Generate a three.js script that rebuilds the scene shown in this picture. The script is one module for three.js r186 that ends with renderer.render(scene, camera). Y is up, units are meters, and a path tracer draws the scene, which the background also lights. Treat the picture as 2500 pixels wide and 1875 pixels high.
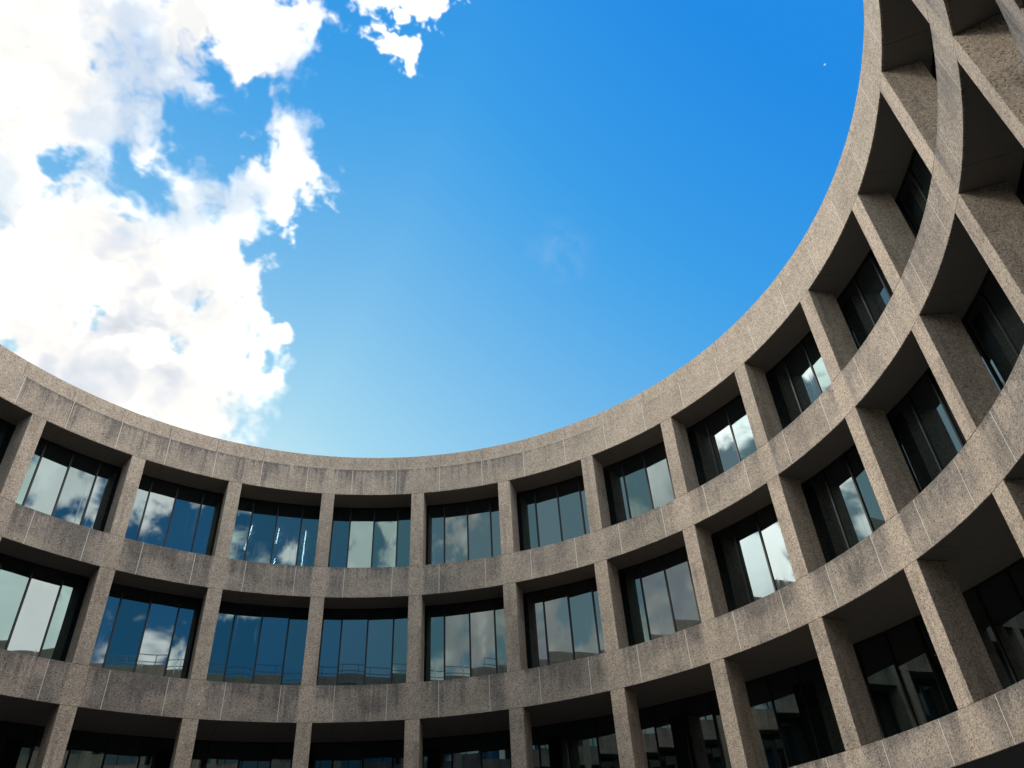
import * as THREE from 'three';
import { mergeGeometries } from 'three/addons/utils/BufferGeometryUtils.js';
import { RectAreaLightUniformsLib } from 'three/addons/lights/RectAreaLightUniformsLib.js';

// ---------------------------------------------------------------- small tools
function rng(seed) {
  let s = seed >>> 0;
  return () => { s = (s + 0x6d2b79f5) >>> 0; let t = s; t = Math.imul(t ^ (t >>> 15), t | 1); t ^= t + Math.imul(t ^ (t >>> 7), t | 61); return ((t ^ (t >>> 14)) >>> 0) / 4294967296; };
}
const clamp = (x, a = 0, b = 1) => (x < a ? a : x > b ? b : x);
const smooth = (a, b, x) => { const t = clamp((x - a) / (b - a)); return t * t * (3 - 2 * t); };
function hash3(x, y, z) {
  let h = Math.imul(x, 374761393) + Math.imul(y, 668265263) + Math.imul(z, 2147483647 - 61 * 97);
  h = Math.imul(h ^ (h >>> 13), 1274126177); h ^= h >>> 16; h = Math.imul(h, 2246822519); return ((h ^ (h >>> 15)) >>> 0) / 4294967296;
}
const GRAD = [[1, 1, 0], [-1, 1, 0], [1, -1, 0], [-1, -1, 0], [1, 0, 1], [-1, 0, 1], [1, 0, -1], [-1, 0, -1], [0, 1, 1], [0, -1, 1], [0, 1, -1], [0, -1, -1]];
function corner(xi, yi, zi, x, y, z) { const g = GRAD[Math.floor(hash3(xi, yi, zi) * 12)]; return g[0] * x + g[1] * y + g[2] * z; }
function noise3(x, y, z) {   // gradient noise, about -1..1
  const xi = Math.floor(x), yi = Math.floor(y), zi = Math.floor(z), fx = x - xi, fy = y - yi, fz = z - zi;
  const u = fx * fx * fx * (fx * (fx * 6 - 15) + 10), v = fy * fy * fy * (fy * (fy * 6 - 15) + 10), w = fz * fz * fz * (fz * (fz * 6 - 15) + 10);
  const l = (a, b, t) => a + (b - a) * t;
  return l(l(l(corner(xi, yi, zi, fx, fy, fz), corner(xi + 1, yi, zi, fx - 1, fy, fz), u), l(corner(xi, yi + 1, zi, fx, fy - 1, fz), corner(xi + 1, yi + 1, zi, fx - 1, fy - 1, fz), u), v),
    l(l(corner(xi, yi, zi + 1, fx, fy, fz - 1), corner(xi + 1, yi, zi + 1, fx - 1, fy, fz - 1), u), l(corner(xi, yi + 1, zi + 1, fx, fy - 1, fz - 1), corner(xi + 1, yi + 1, zi + 1, fx - 1, fy - 1, fz - 1), u), v), w);
}
function noise2(x, y, seed = 0) {
  const xi = Math.floor(x), yi = Math.floor(y);
  let u = x - xi, v = y - yi; u = u * u * (3 - 2 * u); v = v * v * (3 - 2 * v);
  const a = hash3(xi, yi, seed), b = hash3(xi + 1, yi, seed), c = hash3(xi, yi + 1, seed), d = hash3(xi + 1, yi + 1, seed);
  return a + (b - a) * u + (c - a) * v + (a - b - c + d) * u * v;
}
function fbm3(x, y, z, oct, gain = 0.5, lac = 2.07) {
  let s = 0, a = 1, n = 0;
  for (let k = 0; k < oct; k++) { s += a * noise3(x, y, z); n += a; a *= gain; x = x * lac + 17.3; y = y * lac + 5.1; z = z * lac + 9.7; }
  return s / n * 1.3;   // about -1..1
}
const toSRGB = (v) => Math.round(255 * (v <= 0.0031308 ? 12.92 * Math.max(v, 0) : 1.055 * Math.pow(Math.min(v, 1), 1 / 2.4) - 0.055));
const DEG = Math.PI / 180;
const dirOf = (az, el) => new THREE.Vector3(Math.sin(az * DEG) * Math.cos(el * DEG), Math.sin(el * DEG), -Math.cos(az * DEG) * Math.cos(el * DEG));

// ---------------------------------------------------------------- camera, sky, sun, exposure
const scene = new THREE.Scene();
const EYE = 1.6;                                   // eye height above the courtyard paving
const camera = new THREE.PerspectiveCamera(52.655, 4 / 3, 0.1, 30000);
camera.position.set(0, EYE, 18.5656);
camera.up.set(-0.11271522, 0.78905355, 0.6038955);
camera.lookAt(0.22976664 * 10, EYE + 0.61199408 * 10, 18.5656 - 0.75674998 * 10);

const renderer = new THREE.WebGLRenderer({ antialias: true });
renderer.setSize(1024, 768);
renderer.toneMapping = THREE.LinearToneMapping;
renderer.toneMappingExposure = 1.0;
renderer.shadowMap.enabled = true;

const SUN_AZ = -72, SUN_EL = 39;
const SUN = dirOf(SUN_AZ, SUN_EL);
const sun = new THREE.DirectionalLight(new THREE.Color(1.0, 0.95, 0.88), 2.0);
sun.target.position.set(0, 12, 0);
sun.position.copy(SUN).multiplyScalar(120).add(sun.target.position);
sun.castShadow = true;
sun.shadow.radius = 18;                            // the sun stands behind thin cloud: a wide soft source
sun.shadow.mapSize.set(4096, 4096);
Object.assign(sun.shadow.camera, { left: -45, right: 45, top: 45, bottom: -45, near: 1, far: 260 });
scene.add(sun, sun.target);

const AIR_FIT = [0.278, -2.44, 1.329];
const AIR_COLOURS = [[0.008, 0.23, 0.765], [0.023, 0.275, 0.784], [0.048, 0.347, 0.807], [0.08, 0.392, 0.815], [0.195, 0.515, 0.84], [0.38, 0.694, 0.88], [0.5, 0.77, 0.91], [0.72, 0.89, 0.96]];
// The sky: blue air, deeper overhead and away from the sun, with fair-weather cumulus.
function makeSky() {
  const W = 2048, H = 2048, data = new Float32Array(W * H * 4);
  // clouds to the north-west of the courtyard: [azimuth, elevation, radius] in degrees
  const pos = [[-36.7, 53.2, 7.5], [-27.5, 55.7, 7.0], [-18.0, 59.3, 5.4], [-11.6, 60.2, 3.2], [-8.1, 59.1, 1.8], [-21.2, 56.0, 4.2], [-28.9, 49.7, 7.0], [-18.4, 54.7, 2.6], [-13.0, 54.2, 1.2], [-6.7, 53.9, 1.9], [-5.2, 51.6, 2.3], [-7.5, 49.9, 2.2], [-26.3, 43.1, 5.4], [-20.9, 45.0, 3.4], [-15.9, 47.8, 2.8], [-11.3, 47.6, 2.8], [-10.6, 50.6, 1.8], [-23.7, 39.3, 6.1], [-17.9, 41.1, 5.3], [-12.8, 44.3, 4.3], [-9.2, 43.8, 1.7], [-10.4, 40.9, 3.4], [-7.9, 42.0, 1.3], [-15.5, 36.5, 5.1], [-10.5, 35.7, 4.6], [-5.8, 36.7, 2.4], [-3.7, 37.2, 1.3], [-3.7, 40.1, 0.8], [-9.9, 33.5, 3.4], [-21.1, 35.7, 3.1], [-0.1, 63.0, 1.6], [4.5, 63.1, 1.8], [4.8, 61.1, 1.3], [5.9, 60.0, 0.7], [9.2, 63.4, 1.2], [0.4, 61.1, 0.5], [-3.9, 61.7, 0.4]].map(([a, e, r]) => [dirOf(a, e), r]);
  const neg = [[-4.7, 38.7, 0.8], [-5.4, 40.1, 0.9], [-6.4, 38.9, 0.7], [-16.6, 52.2, 1.8], [-19.4, 52.6, 1.1], [-13.9, 51.8, 1.2], [-25.5, 46.2, 1.1], [-26.9, 46.0, 0.6], [-20.5, 47.6, 1.4], [-18.8, 48.4, 0.7], [-11.9, 55.7, 1.2], [-13.5, 55.2, 0.8], [-10.6, 55.2, 0.9], [-7.7, 45.3, 0.8], [-16.9, 56.6, 1.1]].map(([a, e, r]) => [dirOf(a, e), r]);
  const ahead = dirOf(14, 46), wisp = dirOf(23, 47);
  const low = [0, 0, 0]; let nLow = 0;
  for (let j = 0; j < H; j++) {
    const el = ((j + 0.5) / H - 0.5) * Math.PI, ce = Math.cos(el), y = Math.sin(el);
    if (y < -0.01) continue;
    for (let i = 0; i < W; i++) {
      const ph = ((i + 0.5) / W - 0.5) * 2 * Math.PI, x = Math.cos(ph) * ce, z = Math.sin(ph) * ce;
      const cs = x * SUN.x + y * SUN.y + z * SUN.z, AIR = AIR_COLOURS;
      // air
      const ga = clamp(Math.exp(AIR_FIT[0] + AIR_FIT[1] * Math.max(y, 0.5) + AIR_FIT[2] * clamp(cs, -0.1, 0.58)) * (1 + 0.12 * smooth(0.5, -0.3, x * 0.17 + y * 0.72 - z * 0.67)), 0.26, 0.8);
      let q0 = 0; while (q0 < AIR.length - 2 && AIR[q0 + 1][1] < ga) q0++;
      const qa = AIR[q0], qb = AIR[q0 + 1], qt = clamp((ga - qa[1]) / (qb[1] - qa[1]));
      const r = qa[0] + (qb[0] - qa[0]) * qt, g = ga, b = qa[2] + (qb[2] - qa[2]) * qt;
      // clouds
      const wx = fbm3(x * 9 + 3, y * 9, z * 9, 3), wy = fbm3(x * 9, y * 9 + 9, z * 9 + 4, 3), vx = fbm3(x * 40, y * 40 + 2, z * 40, 3, 0.6), vy = fbm3(x * 40 + 8, y * 40, z * 40 + 1, 3, 0.6);
      let px = x + wx * 0.022 + vx * 0.008, py = y + wy * 0.022 + vy * 0.008, pz = z - wx * 0.022 + vy * 0.006; const pl = Math.hypot(px, py, pz); px /= pl; py /= pl; pz /= pl;
      const facing = x * ahead.x + y * ahead.y + z * ahead.z;
      let D = -1, front = 0;
      if (facing > 0.55) {
        front = 1; let sum = 1e-4;
        for (const [d, rad] of pos) {
          const c = px * d.x + py * d.y + pz * d.z; if (c < 0.96) continue;
          const q = Math.acos(Math.min(1, c)) / DEG / rad, v = (1.1 - q) * Math.min(1, 0.36 + rad * 0.2); if (v > -1) sum += Math.exp(9 * v);
        }
        D = Math.log(sum) / 9 - 0.08;
        for (const [d, rad] of neg) {
          const c = px * d.x + py * d.y + pz * d.z; if (c < 0.96) continue;
          const q = Math.acos(Math.min(1, c)) / DEG / rad; if (q < 1.9) D = Math.min(D, -0.34 + q * 0.44);
        }
      }
      // clouds everywhere else, in the same broken fields
      const open = smooth(0.62, 0.8, facing);
      if (open < 1) {
        const f = fbm3(x * 2.8 + 1.7, y * 4.6 + 3.1, z * 2.8 + 8.2, 4, 0.5);
        const az = Math.atan2(x, -z) / DEG, bell = (c, w) => { let d = Math.abs(az - c); if (d > 180) d = 360 - d; return Math.exp(-d * d / (w * w)); };
        // banks and gaps as the windows mirror them; mostly clear overhead, but a high bank behind the camera is added to light the far wall
        const v = f * 3.4 + 0.2 - 1.1 * smooth(0.5, 0.8, y) * (1 - bell(-162, 55)) + 0.95 * bell(-162, 60) * smooth(0.5, 0.62, y) * smooth(0.95, 0.8, y) + 0.85 * bell(110, 42) - 0.75 * bell(-178, 15) + 0.35 * bell(-144, 9) - 1.0 * bell(-119, 11) + 0.85 * bell(-74, 24);
        D = Math.max(D, v * (1 - open) - open);
      }
      let a = 0, L = 1;
      if (D > -0.8) {
        const det = fbm3(px * 20 + 2, py * 20, pz * 20 + 7, 6, 0.68), soft = fbm3(x * 6, y * 6 + 5, z * 6, 3);
        const torn = front ? smooth(-0.06, 0.06, x) * smooth(0.84, 0.88, y) : 0;      // the small cloud overhead is breaking up
        const e = D - 0.16 * torn + det * (1.08 + 0.75 * torn) + soft * 0.1;
        const veil = clamp(0.3 + soft * 1.5);                      // some banks are dense to the edge, others thin out slowly
        a = front ? smooth(-0.06, 0.34 + 0.7 * veil, e) : smooth(0.05, 0.4 + 0.3 * veil, e); a = 1 - Math.pow(1 - a, 1.3);
        if (front) a *= 1 - 0.34 * smooth(0.0, 0.45, soft + det * 0.5);
        const b0 = fbm3(px * 14 + 30, py * 14, pz * 14, 4, 0.55), b1 = fbm3((px + SUN.x * 0.03) * 14 + 30, (py + SUN.y * 0.03) * 14, (pz + SUN.z * 0.03) * 14, 4, 0.55);
        const puff = clamp(0.5 + 1.1 * (b0 - b1)), under = smooth(-0.1, 0.55, fbm3(x * 4.5 + 2, y * 4.5, z * 4.5 + 6, 3) + 0.12);
        L = 1.0 + 0.24 * puff + 0.3 * smooth(0.5, 0.9, puff) - 0.26 * under * (1 - 0.6 * puff) + 2.1 * smooth(0.45, -0.4, (x * SUN.x + z * SUN.z) / 0.777) + 5.0 * smooth(0.9, 0.985, cs);
      }
      // a thin high wisp
      const wq = Math.acos(Math.min(1, x * wisp.x + y * wisp.y + z * wisp.z)) / DEG;
      if (wq < 4) { const n = fbm3(px * 30, py * 16, pz * 30, 4, 0.6); a = Math.max(a, 0.09 * smooth(3.2, 0.3, wq) * clamp(0.3 + 1.6 * n)); }
      const k = (j * W + i) * 4;
      const cool = 0.1 * smooth(1.08, 0.84, L);
      data[k] = r + (L * (1.0 - cool) - r) * a; data[k + 1] = g + (L * (0.975 - cool * 0.35) - g) * a; data[k + 2] = b + (L * (0.925 + cool * 0.85) - b) * a; data[k + 3] = 1;
      if (y < 0.02) { low[0] += data[k]; low[1] += data[k + 1]; low[2] += data[k + 2]; nLow++; }
    }
  }
  for (let j = 0; j < H; j++) {
    const el = ((j + 0.5) / H - 0.5) * Math.PI; if (Math.sin(el) >= -0.01) break;
    for (let i = 0; i < W; i++) { const k = (j * W + i) * 4; for (let c = 0; c < 3; c++) data[k + c] = low[c] / nLow; data[k + 3] = 1; }
  }
  const t = new THREE.DataTexture(data, W, H, THREE.RGBAFormat, THREE.FloatType);
  t.mapping = THREE.EquirectangularReflectionMapping; t.magFilter = THREE.LinearFilter; t.minFilter = THREE.LinearFilter; t.needsUpdate = true;
  return t;
}
const skyTexture = makeSky();
scene.background = skyTexture;
scene.environment = skyTexture;
scene.environmentIntensity = 1;
console.log('sky');

// ---------------------------------------------------------------- measures of the building
const R = 17.5, BAYS = 24, STEP = 2 * Math.PI / BAYS, TH0 = -0.746621750, HALF = 0.01834147;
const Y = [23.63, 22.1244, 18.0855, 16.5556, 12.5005, 10.9409, 6.846, 5.62];   // top of the upper band, then underside, sill, underside ... down to the underside of the drum
const COPING_R = 17.8, COPING_Y = 24.6;
const GLASS_R = R + 1.45, PIER_D = 1.1, SLAB_OUT = 35;
const angle = (idx) => TH0 + idx * STEP;
const onRing = (r, a, y) => new THREE.Vector3(r * Math.sin(a), y, -r * Math.cos(a));

// ---------------------------------------------------------------- textures
const TILE = 2.0;
function dataTexture(px, w, h, srgb) {
  const t = new THREE.DataTexture(px, w, h, THREE.RGBAFormat);
  t.wrapS = t.wrapT = THREE.RepeatWrapping; t.magFilter = THREE.LinearFilter; t.minFilter = THREE.LinearFilter;
  if (srgb) t.colorSpace = THREE.SRGBColorSpace;
  t.needsUpdate = true; return t;
}
function pebbles(w, seed) {   // height of a bush-hammered, exposed aggregate surface; tiles
  const h = new Float32Array(w * w), cells = (n, amp, sd) => {
    const r = rng(sd), cx = [], cy = [], cr = [];
    for (let k = 0; k < n * n; k++) { cx.push((k % n + r()) / n); cy.push((Math.floor(k / n) + r()) / n); cr.push(r()); }
    for (let j = 0; j < w; j++) for (let i = 0; i < w; i++) {
      const x = (i + 0.5) / w, y = (j + 0.5) / w, ci = Math.floor(x * n), cj = Math.floor(y * n); let best = 9, id = 0;
      for (let b = -1; b <= 1; b++) for (let a = -1; a <= 1; a++) {
        const k = ((cj + b + n) % n) * n + (ci + a + n) % n; let dx = Math.abs(cx[k] - x), dy = Math.abs(cy[k] - y); if (dx > 0.5) dx = 1 - dx; if (dy > 0.5) dy = 1 - dy;
        const d = (dx * dx + dy * dy) * n * n; if (d < best) { best = d; id = k; }
      }
      h[j * w + i] += amp * (cr[id] * 0.6 + 0.4) * Math.max(0, 1 - best * 1.3);
    }
  };
  cells(64, 0.55, seed); cells(34, 0.45, seed + 5);
  return h;
}
const PEB = 512, pebble = pebbles(PEB, 11);
const bumpPx = new Uint8Array(PEB * PEB * 4);
for (let k = 0; k < PEB * PEB; k++) { const v = clamp(pebble[k]) * 255; bumpPx[4 * k] = bumpPx[4 * k + 1] = bumpPx[4 * k + 2] = v; bumpPx[4 * k + 3] = 255; }
const bumpBase = dataTexture(bumpPx, PEB, PEB, false);
function bumpFor(uLen, vLen) { const t = bumpBase.clone(); t.repeat.set(uLen / TILE, vLen / TILE); t.needsUpdate = true; return t; }
function pebbleAt(u, v) { const i = ((Math.floor(u / TILE * PEB) % PEB) + PEB) % PEB, j = ((Math.floor(v / TILE * PEB) % PEB) + PEB) % PEB; return pebble[j * PEB + i]; }

// colour of the concrete at a point (metres): warm grey granite aggregate
const BASE = [0.495, 0.402, 0.31];
function aggregate(u, v, sd) {
  let c = 0.5 + 0.8 * pebbleAt(u, v);
  const s2 = hash3(Math.floor(u / 0.02), Math.floor(v / 0.02), sd + 3), s3 = noise2(u / 0.045, v / 0.045, sd + 4);
  c *= 0.72 + 0.56 * s2; c *= 0.86 + 0.28 * s3;
  if (hash3(Math.floor(u / 0.03), Math.floor(v / 0.03), sd + 5) > 0.94) c *= 0.42;
  c *= 0.92 + 0.16 * noise2(u * 1.3, v * 1.3, sd + 7) + 0.1 * (noise2(u * 5, v * 5, sd + 8) - 0.5);
  return c;
}
// one precast band, four bays long: rain streaks hang from its top edge, the strip under each column stays cleaner
const SEG = 4, SEG_LEN = SEG * STEP * R;
function bandTexture(row, seg, height) {
  const W = 2048, H = Math.round(2048 * height / SEG_LEN), px = new Uint8Array(W * H * 4);
  for (let i = 0; i < W; i++) {
    const along = (i + 0.5) / W * SEG, idx = seg * SEG + along - 0.25, u = idx * STEP * R;
    const near = Math.abs(idx - Math.round(idx));                       // 0 at a column
    const panel = Math.floor(2 * (idx + 0.25));
    let age = row === 0 ? smooth(7.5, 3.0, idx) * 1.0 + 0.16 : row === 1 ? 0.5 + 0.4 * smooth(6, 1, idx) : 0.8 + 0.35 * smooth(5, 0, idx);
    if (idx > 16) age = 0.5;
    const clean = row === 0 ? 0 : smooth(0.15, 0.055, near + 0.03 * (noise2(u * 3, 2, row) - 0.5));
    const st = 0.38 * noise2(u * 1.6, 0.5, 31 + row) + 0.34 * noise2(u * 8, 1.5, 33 + row) + 0.28 * noise2(u * 21, 2.5, 35 + row);
    const len = 0.14 + 1.0 * Math.pow(noise2(u * 2.4, 4.5, 37 + row), 1.8) + 0.5 * (noise2(u * 13, 6.5, 39 + row) - 0.4);
    const tone = 0.9 + 0.17 * hash3(panel, row, 77);
    const edge = row === 0 ? 0 : smooth(0.068, 0.082, near) * smooth(0.17, 0.09, near) * smooth(0.3, 0.75, noise2(u * 4.3, 8.5, 51 + row));   // water runs off beside the columns
    const blot = (v) => noise2(u * 0.9, v * 1.6 + 10, 41 + row);
    for (let j = 0; j < H; j++) {
      const v = (j + 0.5) / H * height, down = 1 - v / height;
      let c = aggregate(u, v, 5 + row * 13) * tone;
      const wob = 0.22 * (noise2(u * 9, v * 3, 43 + row) - 0.5);
      let dirt = smooth(0.28, 0.66, st) * smooth(len + 0.4, len - 0.35, down + wob) * 0.72 + (row ? 0.16 + 0.5 * smooth(0.35, 0.85, blot(v)) : 0.15 * smooth(0.5, 0.9, blot(v)));
      dirt += (row ? 0.5 : 0.75) * smooth(0.15, 0.0, down + wob * 0.5) * smooth(0.15, 0.5, st);
      dirt = clamp(dirt * age * (1 - 0.95 * clean) + 0.55 * edge * smooth(1.25, 0.2, down + wob));
      dirt *= 0.62 + 0.76 * noise2(u * 42, v * 42, 45 + row);           // soot sits between the stones
      c *= 1 - 0.58 * clamp(dirt);
      if (clean > 0) c *= 1 + 0.08 * clean * noise2(u * 7, v * 1.4, 47 + row);
      const k = (j * W + i) * 4, grey = clamp(dirt) * 0.35, m = (BASE[0] + BASE[1] + BASE[2]) / 3;
      for (let q = 0; q < 3; q++) px[k + q] = toSRGB(c * (BASE[q] + (m - BASE[q]) * grey));
      px[k + 3] = 255;
    }
  }
  return dataTexture(px, W, H, true);
}
function plainTexture(seed, stains) {
  const W = 512, px = new Uint8Array(W * W * 4);
  for (let j = 0; j < W; j++) for (let i = 0; i < W; i++) {
    const u = i / W * 4, v = j / W * 5;
    const warp = smooth(0, 0.1, i / W) * smooth(1, 0.9, i / W);
    let c = aggregate(u, v, seed);
    const d = smooth(0.55, 0.9, noise2(u * 5, v * 0.5, seed + 1)) * warp * stains * (0.6 + 0.8 * noise2(u * 40, v * 40, seed + 2));
    c *= 1 - 0.45 * clamp(d);
    const k = (j * W + i) * 4; for (let q = 0; q < 3; q++) px[k + q] = toSRGB(c * BASE[q]); px[k + 3] = 255;
  }
  const t = dataTexture(px, W, W, true); t.repeat.set(1 / 4, 1 / 5); return t;
}

// ---------------------------------------------------------------- materials
const std = (o) => new THREE.MeshStandardMaterial(o);
const heights = [Y[0] - Y[1], Y[2] - Y[3], Y[4] - Y[5], Y[6] - Y[7], COPING_Y - Y[0]];
const bandMaterial = [];
for (let row = 0; row < 4; row++) {
  const bump = bumpFor(SEG_LEN, heights[row]);
  bandMaterial.push([]);
  for (let s = 0; s < 4; s++) bandMaterial[row].push(std({ map: bandTexture(row, s, heights[row]), bumpMap: bump, bumpScale: 0.006, roughness: 0.95 }));
}
const bumpMetres = bumpFor(1, 1);
const columnMaterial = [0, 1, 2].map((k) => std({ map: plainTexture(101 + 10 * k, 0.5), bumpMap: bumpMetres, bumpScale: 0.006, roughness: 0.95, color: new THREE.Color().setRGB(0.93 + 0.07 * k, 0.93 + 0.065 * k, 0.93 + 0.06 * k) }));
const copingMaterial = std({ map: plainTexture(160, 0.25), bumpMap: bumpMetres, bumpScale: 0.006, roughness: 0.95 });
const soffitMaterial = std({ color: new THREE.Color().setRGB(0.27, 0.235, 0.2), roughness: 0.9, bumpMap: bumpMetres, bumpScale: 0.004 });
const sealant = std({ color: new THREE.Color().setRGB(0.74, 0.7, 0.63), roughness: 0.8 });
const slabMaterial = std({ color: new THREE.Color().setRGB(0.16, 0.155, 0.15), roughness: 0.95 });  // unseen slabs, toned dark so less light bounces up onto the soffits
const roomMaterial = std({ color: new THREE.Color().setRGB(0.3, 0.3, 0.29), roughness: 0.9 });
const bronze = std({ color: new THREE.Color().setRGB(0.018, 0.017, 0.017), roughness: 0.5, metalness: 0.3 });
function paneFilm() {   // faint vertical washing and rain marks; green channel scales roughness
  const W = 256, px = new Uint8Array(W * W * 4);
  for (let j = 0; j < W; j++) for (let i = 0; i < W; i++) {
    const w = noise2(i / 3.1, j / 90, 301) * noise2(i / 14, j / 120, 302), v = 24 + 150 * smooth(0.38, 0.75, w) + 22 * noise2(i / 9, j / 9, 303), k = 4 * (j * W + i);
    px[k] = px[k + 1] = px[k + 2] = Math.min(255, v); px[k + 3] = 255;
  }
  const t = dataTexture(px, W, W, false); t.repeat.set(1 / 3.3, 1 / 6); return t;
}
// solar-control glass: teal mirror coat, little light passes
const film = paneFilm();
const glass = [[2.3, 0.62, 0.96, 1.0], [2.18, 0.5, 1.0, 0.98], [2.42, 0.7, 0.95, 0.98]].map(([ior, r, g, b]) => new THREE.MeshPhysicalMaterial({ color: new THREE.Color().setRGB(0.009, 0.014, 0.016), transmission: 0.4, thickness: 0, roughness: 0.1, roughnessMap: film, metalness: 0, ior, specularIntensity: 1, specularColor: new THREE.Color().setRGB(r, g, b), side: THREE.DoubleSide }));
const steel = std({ color: new THREE.Color().setRGB(0.25, 0.25, 0.25), roughness: 0.45, metalness: 0.7 });
const tubeMaterial = std({ color: 0xffffff, emissive: new THREE.Color(1, 0.96, 0.9), emissiveIntensity: 150, roughness: 0.6 });
const aircraftPaint = std({ color: new THREE.Color().setRGB(0.6, 0.62, 0.66), roughness: 0.35 });
console.log('materials');

// ---------------------------------------------------------------- geometry makers
function build(positions, normals, uvs, index) {
  const g = new THREE.BufferGeometry();
  g.setAttribute('position', new THREE.Float32BufferAttribute(positions, 3));
  g.setAttribute('normal', new THREE.Float32BufferAttribute(normals, 3));
  g.setAttribute('uv', new THREE.Float32BufferAttribute(uvs, 2));
  g.setIndex(index); return g;
}
// a closed profile [[r, y], ...] carried round the ring from angle a0 to a1; uvOf(angle, r, y) gives its texture place
function sweep(profile, a0, a1, seg, uvOf) {
  const P = [], N = [], U = [], I = [], n = profile.length; let area = 0;
  for (let k = 0; k < n; k++) { const [r0, y0] = profile[k], [r1, y1] = profile[(k + 1) % n]; area += r0 * y1 - r1 * y0; }
  const sgn = Math.sign(area), full = Math.abs(a1 - a0) > 6.28;
  const tri = (a, b, c) => {
    const v = (k) => new THREE.Vector3(P[3 * k], P[3 * k + 1], P[3 * k + 2]);
    const f = v(b).sub(v(a)).cross(v(c).sub(v(a))), m = new THREE.Vector3(N[3 * a], N[3 * a + 1], N[3 * a + 2]);
    if (f.dot(m) >= 0) I.push(a, b, c); else I.push(a, c, b);
  };
  for (let k = 0; k < n; k++) {
    const [r0, y0] = profile[k], [r1, y1] = profile[(k + 1) % n], l = Math.hypot(r1 - r0, y1 - y0), nr = sgn * (y1 - y0) / l, ny = -sgn * (r1 - r0) / l, base = P.length / 3;
    for (let s = 0; s <= seg; s++) {
      const a = a0 + (a1 - a0) * s / seg, sa = Math.sin(a), ca = Math.cos(a);
      for (const [r, y] of [[r0, y0], [r1, y1]]) { P.push(r * sa, y, -r * ca); N.push(nr * sa, ny, -nr * ca); U.push(...uvOf(a, r, y)); }
    }
    for (let s = 0; s < seg; s++) { const q = base + 2 * s; tri(q, q + 1, q + 3); tri(q, q + 3, q + 2); }
  }
  if (!full) for (const [a, dir] of [[a0, -1], [a1, 1]]) {
    const base = P.length / 3, sa = Math.sin(a), ca = Math.cos(a);
    for (const [r, y] of profile) { P.push(r * sa, y, -r * ca); N.push(dir * ca, 0, dir * sa); U.push(...uvOf(a, r, y)); }
    for (const [p, q, r] of THREE.ShapeUtils.triangulateShape(profile.map(([r, y]) => new THREE.Vector2(r, y)), [])) tri(base + p, base + q, base + r);
  }
  return build(P, N, U, I);
}
// chamfered upright prism with its own texture metres; w along x, d along z, centred on x, front at z = 0
function prism(w, d, y0, y1, ch, u0) {
  const o = [[-w / 2 + ch, 0], [w / 2 - ch, 0], [w / 2, -ch], [w / 2, -d], [-w / 2, -d], [-w / 2, -ch]], P = [], N = [], U = [], I = []; let run = u0;
  for (let k = 0; k < o.length; k++) {
    const [x0, z0] = o[k], [x1, z1] = o[(k + 1) % o.length], l = Math.hypot(x1 - x0, z1 - z0), b = P.length / 3, nx = -(z1 - z0) / l, nz = (x1 - x0) / l;
    for (const [x, z, u] of [[x0, z0, run], [x1, z1, run + l]]) for (const y of [y0, y1]) { P.push(x, y, z); N.push(nx, 0, nz); U.push(u, y); }
    I.push(b, b + 2, b + 3, b, b + 3, b + 1); run += l;
  }
  for (const [y, up] of [[y0, -1], [y1, 1]]) {
    const b = P.length / 3; for (const [x, z] of o) { P.push(x, y, z); N.push(0, up, 0); U.push(x, z); }
    for (let k = 1; k < o.length - 1; k++) up > 0 ? I.push(b, b + k, b + k + 1) : I.push(b, b + k + 1, b + k);
  }
  return build(P, N, U, I);
}
function box(w, h, d, x = 0, y = 0, z = 0) { const g = new THREE.BoxGeometry(w, h, d); g.translate(x, y, z); return g; }
const metresUV = (a, r, y) => [a * R + (r - R), y + (r - R)];
function mesh(name, geometry, material, parent) {
  const m = new THREE.Mesh(geometry, material); m.name = name; m.castShadow = m.receiveShadow = true; if (parent) parent.add(m); return m;
}
function group(name, parent) { const g = new THREE.Group(); g.name = name; parent.add(g); return g; }
function tag(o, label, category, grp) { o.userData.label = label; o.userData.category = category; if (grp) o.userData.group = grp; return o; }

// ---------------------------------------------------------------- ground
{
  const W = 512, px = new Uint8Array(W * W * 4);
  for (let k = 0; k < W * W; k++) { const i = k % W, j = Math.floor(k / W), c = 0.05 * (0.8 + 0.3 * noise2(i / 6, j / 6, 3) + 0.2 * hash3(i, j, 4)); for (let q = 0; q < 3; q++) px[4 * k + q] = toSRGB(c * [1, 0.96, 0.9][q]); px[4 * k + 3] = 255; }
  const t = dataTexture(px, W, W, true); t.repeat.set(500, 500);
  const g = new THREE.PlaneGeometry(4000, 4000); g.rotateX(-Math.PI / 2);
  const ground = mesh('ground', g, std({ map: t, roughness: 0.95 }), scene); ground.userData.kind = 'structure';
}

// ---------------------------------------------------------------- the round building
const building = group('round_building', scene);
tag(building, 'round grey-brown aggregate concrete building with deep windows around an open courtyard', 'building');

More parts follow.
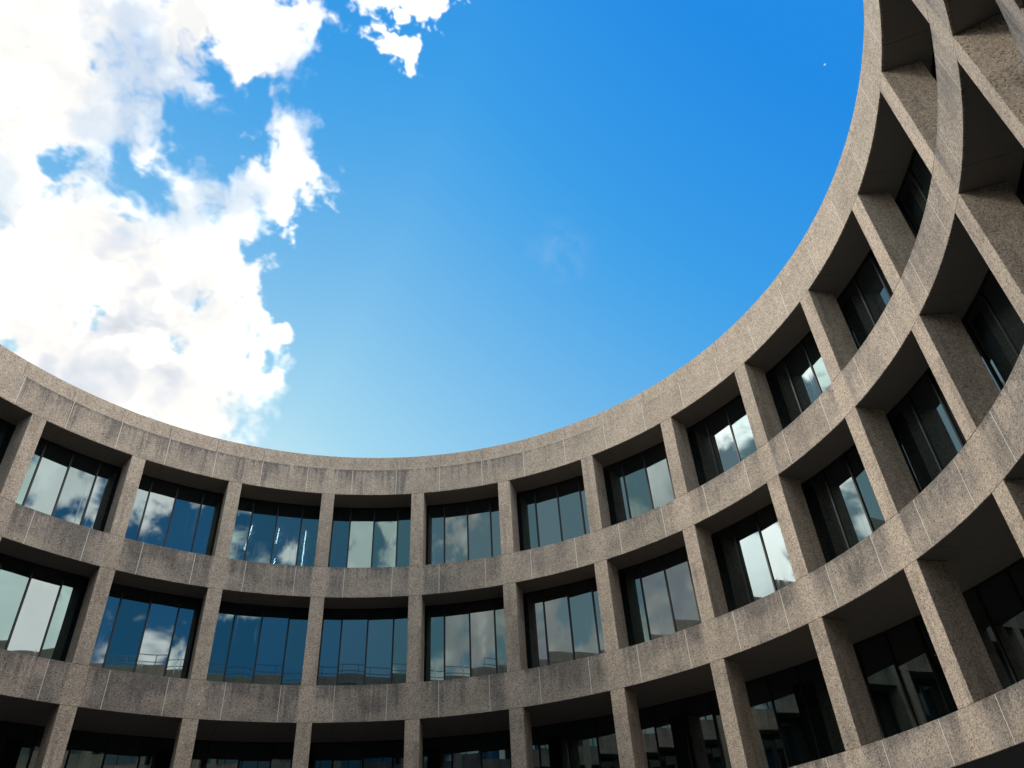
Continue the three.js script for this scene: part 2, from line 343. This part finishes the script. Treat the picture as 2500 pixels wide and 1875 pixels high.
// the underside is open above the way in, where the camera stands
const OPEN0 = angle(13.75), OPEN1 = angle(16.25), overEntrance = (a) => a > OPEN0 - 0.01 && a < OPEN1 + 0.01;
const glassLine = [GLASS_R, GLASS_R, R + 3.4];       // lowest storey: recess deepened to shade its glass and keep the openings dark
const GAP = 0.012 / R;                             // half a joint between two precast panels
for (let row = 0; row < 4; row++) {
  const top = Y[2 * row], bottom = Y[2 * row + 1], band = group('concrete_band', building), lip = 0.06, ch = 0.012;
  const profile = [[R, bottom + ch], [R + ch, bottom], [R + lip, bottom], [R + lip, top - 0.002], [R + ch, top - 0.002], [R, top - ch]];
  for (let k = 0; k < 2 * BAYS; k++) {
    if (row === 3 && overEntrance(angle(k / 2))) continue;
    const i0 = k / 2 - 0.25, a0 = angle(i0) + GAP, a1 = angle(i0 + 0.5) - GAP, seg = Math.floor((i0 + 0.25) / SEG + 1e-6);
    const uv = (a, r, y) => [((a - TH0) / STEP + 0.25 - seg * SEG) / SEG, clamp((y - bottom) / (top - bottom), 0.004, 0.996)];
    mesh('panel', sweep(profile, a0, a1, 6, uv), bandMaterial[row][seg % 4], band);
  }
  // pale sealant seen only in the joints between the panels
  mesh('joint_sealant', sweep([[R + 0.005, bottom + 0.014], [R + 0.05, bottom + 0.014], [R + 0.05, top - 0.014], [R + 0.005, top - 0.014]], row === 3 ? OPEN1 : 0, row === 3 ? OPEN0 + 2 * Math.PI : 2 * Math.PI, 192, metresUV), sealant, band);
  // floor slab behind the band, from the window line outwards
  if (row < 3) {
    for (let k = 0; k < 2 * BAYS; k++) {
      const i0 = k / 2 - 0.25, g = 0.006 / R;
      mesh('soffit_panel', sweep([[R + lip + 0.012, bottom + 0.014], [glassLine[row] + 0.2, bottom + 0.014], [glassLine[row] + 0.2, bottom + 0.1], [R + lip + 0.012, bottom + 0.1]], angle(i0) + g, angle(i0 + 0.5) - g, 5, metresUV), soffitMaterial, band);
    }
  }
  const s0 = row < 3 ? bottom + 0.11 : bottom + 0.03;
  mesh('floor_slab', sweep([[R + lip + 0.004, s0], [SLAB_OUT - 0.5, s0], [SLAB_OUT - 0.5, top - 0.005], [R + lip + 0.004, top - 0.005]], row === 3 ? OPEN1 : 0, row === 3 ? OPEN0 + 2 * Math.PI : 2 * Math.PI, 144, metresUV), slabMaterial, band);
}
// set-back coping above the upper band
{
  const band = group('coping', building), ch = 0.015, p = [[COPING_R, Y[0] - 0.004 + 0.01], [COPING_R + 0.5, Y[0] + 0.006], [COPING_R + 0.5, COPING_Y], [COPING_R + ch, COPING_Y], [COPING_R, COPING_Y - ch]];
  for (let k = 0; k < 2 * BAYS; k++) {
    const i0 = k / 2 - 0.25;
    mesh('coping_block', sweep(p, angle(i0) + GAP * 0.6, angle(i0 + 0.5) - GAP * 0.6, 6, metresUV), copingMaterial, band);
  }
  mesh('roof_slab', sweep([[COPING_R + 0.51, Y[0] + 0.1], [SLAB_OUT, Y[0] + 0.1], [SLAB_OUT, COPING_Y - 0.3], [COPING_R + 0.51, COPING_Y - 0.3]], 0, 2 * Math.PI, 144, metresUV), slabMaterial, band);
}
// columns between the bands
const rand = rng(2024);
for (let row = 0; row < 3; row++) {
  const y1 = Y[2 * row + 1], y0 = Y[2 * row + 2], w = 2 * R * Math.sin(HALF);
  for (let k = 0; k < BAYS; k++) {
    if (row === 2 && overEntrance(angle(k))) continue;
    const u0 = rand() * 7, a = angle(k);
    const g = mergeGeometries([prism(w, PIER_D, y0 + 0.009, y1 - 0.009, 0.012, u0), prism(w - 0.03, PIER_D - 0.03, y0, y0 + 0.009, 0.005, u0).translate(0, 0, -0.018), prism(w - 0.03, PIER_D - 0.03, y1 - 0.009, y1, 0.005, u0).translate(0, 0, -0.018)]);
    const m = mesh('column', g, columnMaterial[Math.floor(rand() * 3)], building);
    const p = onRing(R * Math.cos(HALF) + 0.001, a, 0); m.position.copy(p); m.rotation.y = -a;
  }
}
// windows: four flat panes to a bay behind the columns
function paneGeometry(w, h, tiltY, tiltX, bow, ph, amp) {
  const n = 7, P = [], N = [], U = [], I = [];
  const f = (x, y) => tiltY * x + tiltX * y + bow * Math.cos(Math.PI * x / w) * Math.cos(Math.PI * y / h) + amp * Math.sin(4.1 * x / w + ph) * Math.sin(5.3 * y / h + 2.1 * ph);
  for (let j = 0; j <= n; j++) for (let i = 0; i <= n; i++) {
    const x = (i / n - 0.5) * w, y = (j / n - 0.5) * h, e = 1e-3, dx = (f(x + e, y) - f(x - e, y)) / (2 * e), dy = (f(x, y + e) - f(x, y - e)) / (2 * e), l = Math.hypot(dx, dy, 1);
    P.push(x, y, f(x, y)); N.push(-dx / l, -dy / l, 1 / l); U.push(x + ph * 1.7, y + ph * 3.1);
  }
  for (let j = 0; j < n; j++) for (let i = 0; i < n; i++) { const q = j * (n + 1) + i; I.push(q, q + 1, q + n + 2, q, q + n + 2, q + n + 1); }
  return build(P, N, U, I);
}
for (let row = 0; row < 3; row++) {
  const glassR = glassLine[row], y1 = Y[2 * row + 1] + 0.012, y0 = Y[2 * row + 2], h = y1 - y0, q = STEP / 4, chord = 2 * glassR * Math.sin(q / 2);
  const mullion = box(0.07, h, 0.11), rail = box(chord - 0.07, 0.08, 0.09);
  for (let k = 0; k < BAYS; k++) {
    if (row === 2 && overEntrance(angle(k + 0.5))) continue;
    const win = group('window', building);
    for (let p = 0; p < 4; p++) {
      const a = angle(k) + (p + 0.5) * q, am = angle(k) + p * q;
      const g = paneGeometry(chord - 0.05, h - 0.1, (rand() - 0.5) * 0.03, (rand() - 0.5) * 0.012, (rand() - 0.3) * 0.0035, rand() * 6, (rand() - 0.5) * 0.0016);
      const pane = mesh('pane', g, glass[Math.floor(rand() * 3)], win), rp = glassR * Math.cos(q / 2);
      pane.position.copy(onRing(rp, a, (y0 + y1) / 2)); pane.rotation.y = -a;
      const m = mesh('mullion', mullion, bronze, win); m.position.copy(onRing(glassR + 0.01, am, (y0 + y1) / 2)); m.rotation.y = -am;
      for (const y of [y0 + 0.04, y1 - 0.04]) { const r = mesh('rail', rail, bronze, win); r.position.copy(onRing(rp + 0.012, a, y)); r.rotation.y = -a; }
    }
  }
  // the dark gallery behind the glass
  const c = y1 - 0.72, ring = group('gallery', building);
  mesh('ceiling', sweep([[glassR + 0.3, c], [glassR + 8, c], [glassR + 8, c + 0.1], [glassR + 0.3, c + 0.1]], 0, 2 * Math.PI, 144, metresUV), roomMaterial, ring);
  mesh('wall', sweep([[glassR + 8, y0 + 0.002], [glassR + 8.2, y0 + 0.002], [glassR + 8.2, y1 + 0.09], [glassR + 8, y1 + 0.09]], 0, 2 * Math.PI, 144, metresUV), roomMaterial, ring);
  mesh('carpet', sweep([[glassR + 0.08, y0 + 0.002], [glassR + 8, y0 + 0.002], [glassR + 8, y0 + 0.012], [glassR + 0.08, y0 + 0.012]], row === 2 ? OPEN1 : 0, row === 2 ? OPEN0 + 2 * Math.PI : 2 * Math.PI, 144, metresUV), roomMaterial, ring);
}
// outer wall and the four piers that carry the drum
mesh('outer_wall', sweep([[SLAB_OUT - 0.49, Y[7]], [SLAB_OUT, Y[7]], [SLAB_OUT, Y[0] + 0.09], [SLAB_OUT - 0.49, Y[0] + 0.09]], 0, 2 * Math.PI, 144, metresUV), copingMaterial, building);
for (let k = 0; k < 4; k++) {
  const a = (45 + 90 * k) * DEG;
  mesh('pier', sweep([[21, 0], [32, 0], [33.6, Y[7] + 0.02], [19.4, Y[7] + 0.02]], a - 0.13, a + 0.13, 8, metresUV), copingMaterial, building);
}
console.log('building');

// ---------------------------------------------------------------- lit tubes on the ceiling of one upper gallery
RectAreaLightUniformsLib.init();
{
  const yc = Y[1] + 0.012 - 0.72;
  for (const [idx, r0, r1, label] of [[2.29, 20.3, 23.2, 'lit white ceiling tube nearest the clouded grey pane, behind upper window glass'], [2.55, 20.3, 22.0, 'short lit white ceiling tube, middle one behind the dark blue glass'], [2.57, 24.0, 24.6, 'stub of lit white ceiling tube deep behind the dark blue glass, just above the sill'], [2.81, 20.3, 24.6, 'long lit white ceiling tube beside the concrete column, behind dark blue glass']]) {
    const a = angle(idx), L = r1 - r0, t = group('ceiling_tube', scene), mid = (r0 + r1) / 2;
    t.position.copy(onRing(mid, a, yc)); t.rotation.y = -a;
    const c = new THREE.CylinderGeometry(0.036, 0.036, L, 12); c.rotateX(Math.PI / 2); c.translate(0, -0.075, 0);
    mesh('tube', c, tubeMaterial, t);
    mesh('fitting', box(0.07, 0.05, L, 0, -0.026, 0), bronze, t);
    const l = new THREE.RectAreaLight(0xfff4e6, 0.6, 0.044, L); l.position.set(0, -0.1, 0); l.rotation.x = -Math.PI / 2; t.add(l);
    tag(t, label, 'ceiling light', 'lit ceiling tubes of the upper gallery');
  }
}
// ---------------------------------------------------------------- guard rail on the roof behind the camera, mirrored in the windows
{
  const rail = group('roof_railing', scene), rr = 18.6, y0 = COPING_Y - 0.3, a0 = Math.PI * 0.72, a1 = Math.PI * 1.28;
  for (const y of [0.75, 1.35]) mesh('rail', sweep([[rr - 0.03, y0 + y], [rr + 0.03, y0 + y], [rr + 0.03, y0 + y + 0.06], [rr - 0.03, y0 + y + 0.06]], a0, a1, 60, metresUV), steel, rail);
  for (let k = 0; k <= 16; k++) { const a = a0 + (a1 - a0) * (k + 0.02) / 16.04, p = mesh('post', box(0.06, 1.4, 0.06, 0, 0.7, 0), steel, rail); p.position.copy(onRing(rr + 0.062, a, y0)); p.rotation.y = -a; }
  tag(rail, 'thin steel roof railing mirrored low down in the window glass', 'railing');
}
// ---------------------------------------------------------------- a far airliner
{
  const d = new THREE.Vector3(0.49668666, 0.79291174, -0.35297782), p = group('airliner', scene);
  p.position.copy(d).multiplyScalar(12000).add(camera.position);
  const L = 44, body = new THREE.CapsuleGeometry(2.2, L - 5, 8, 16); body.rotateZ(Math.PI / 2);
  mesh('fuselage', body, aircraftPaint, p);
  const slab = (pts, t) => { const g = new THREE.ExtrudeGeometry(new THREE.Shape(pts.map(([x, y]) => new THREE.Vector2(x, y))), { depth: t, bevelEnabled: false }); g.rotateX(Math.PI / 2); return g; };
  for (const s of [-1, 1]) {
    mesh('wing', slab([[5, 0], [-4, 0], [-9, 19 * s], [-6, 19 * s]], 0.6), aircraftPaint, p);
    mesh('tailplane', slab([[-16, 0], [-20, 0], [-21.5, 7 * s], [-19.5, 7 * s]], 0.4), aircraftPaint, p);
    const e = new THREE.CylinderGeometry(1.1, 1.1, 4, 12); e.rotateZ(Math.PI / 2); e.translate(0, -1.6, 6.5 * s); mesh('engine', e, aircraftPaint, p);
  }
  const fin = new THREE.ExtrudeGeometry(new THREE.Shape([[-15, 1], [-20.5, 1], [-22, 8], [-19.5, 8]].map(([x, y]) => new THREE.Vector2(x, y))), { depth: 0.4, bevelEnabled: false }); fin.translate(0, 0, -0.2);
  mesh('tail_fin', fin, aircraftPaint, p);
  p.rotation.y = 0.45;
  tag(p, 'tiny white airliner high in the deep blue sky beside the curved roof edge', 'airplane');
}
renderer.render(scene, camera);
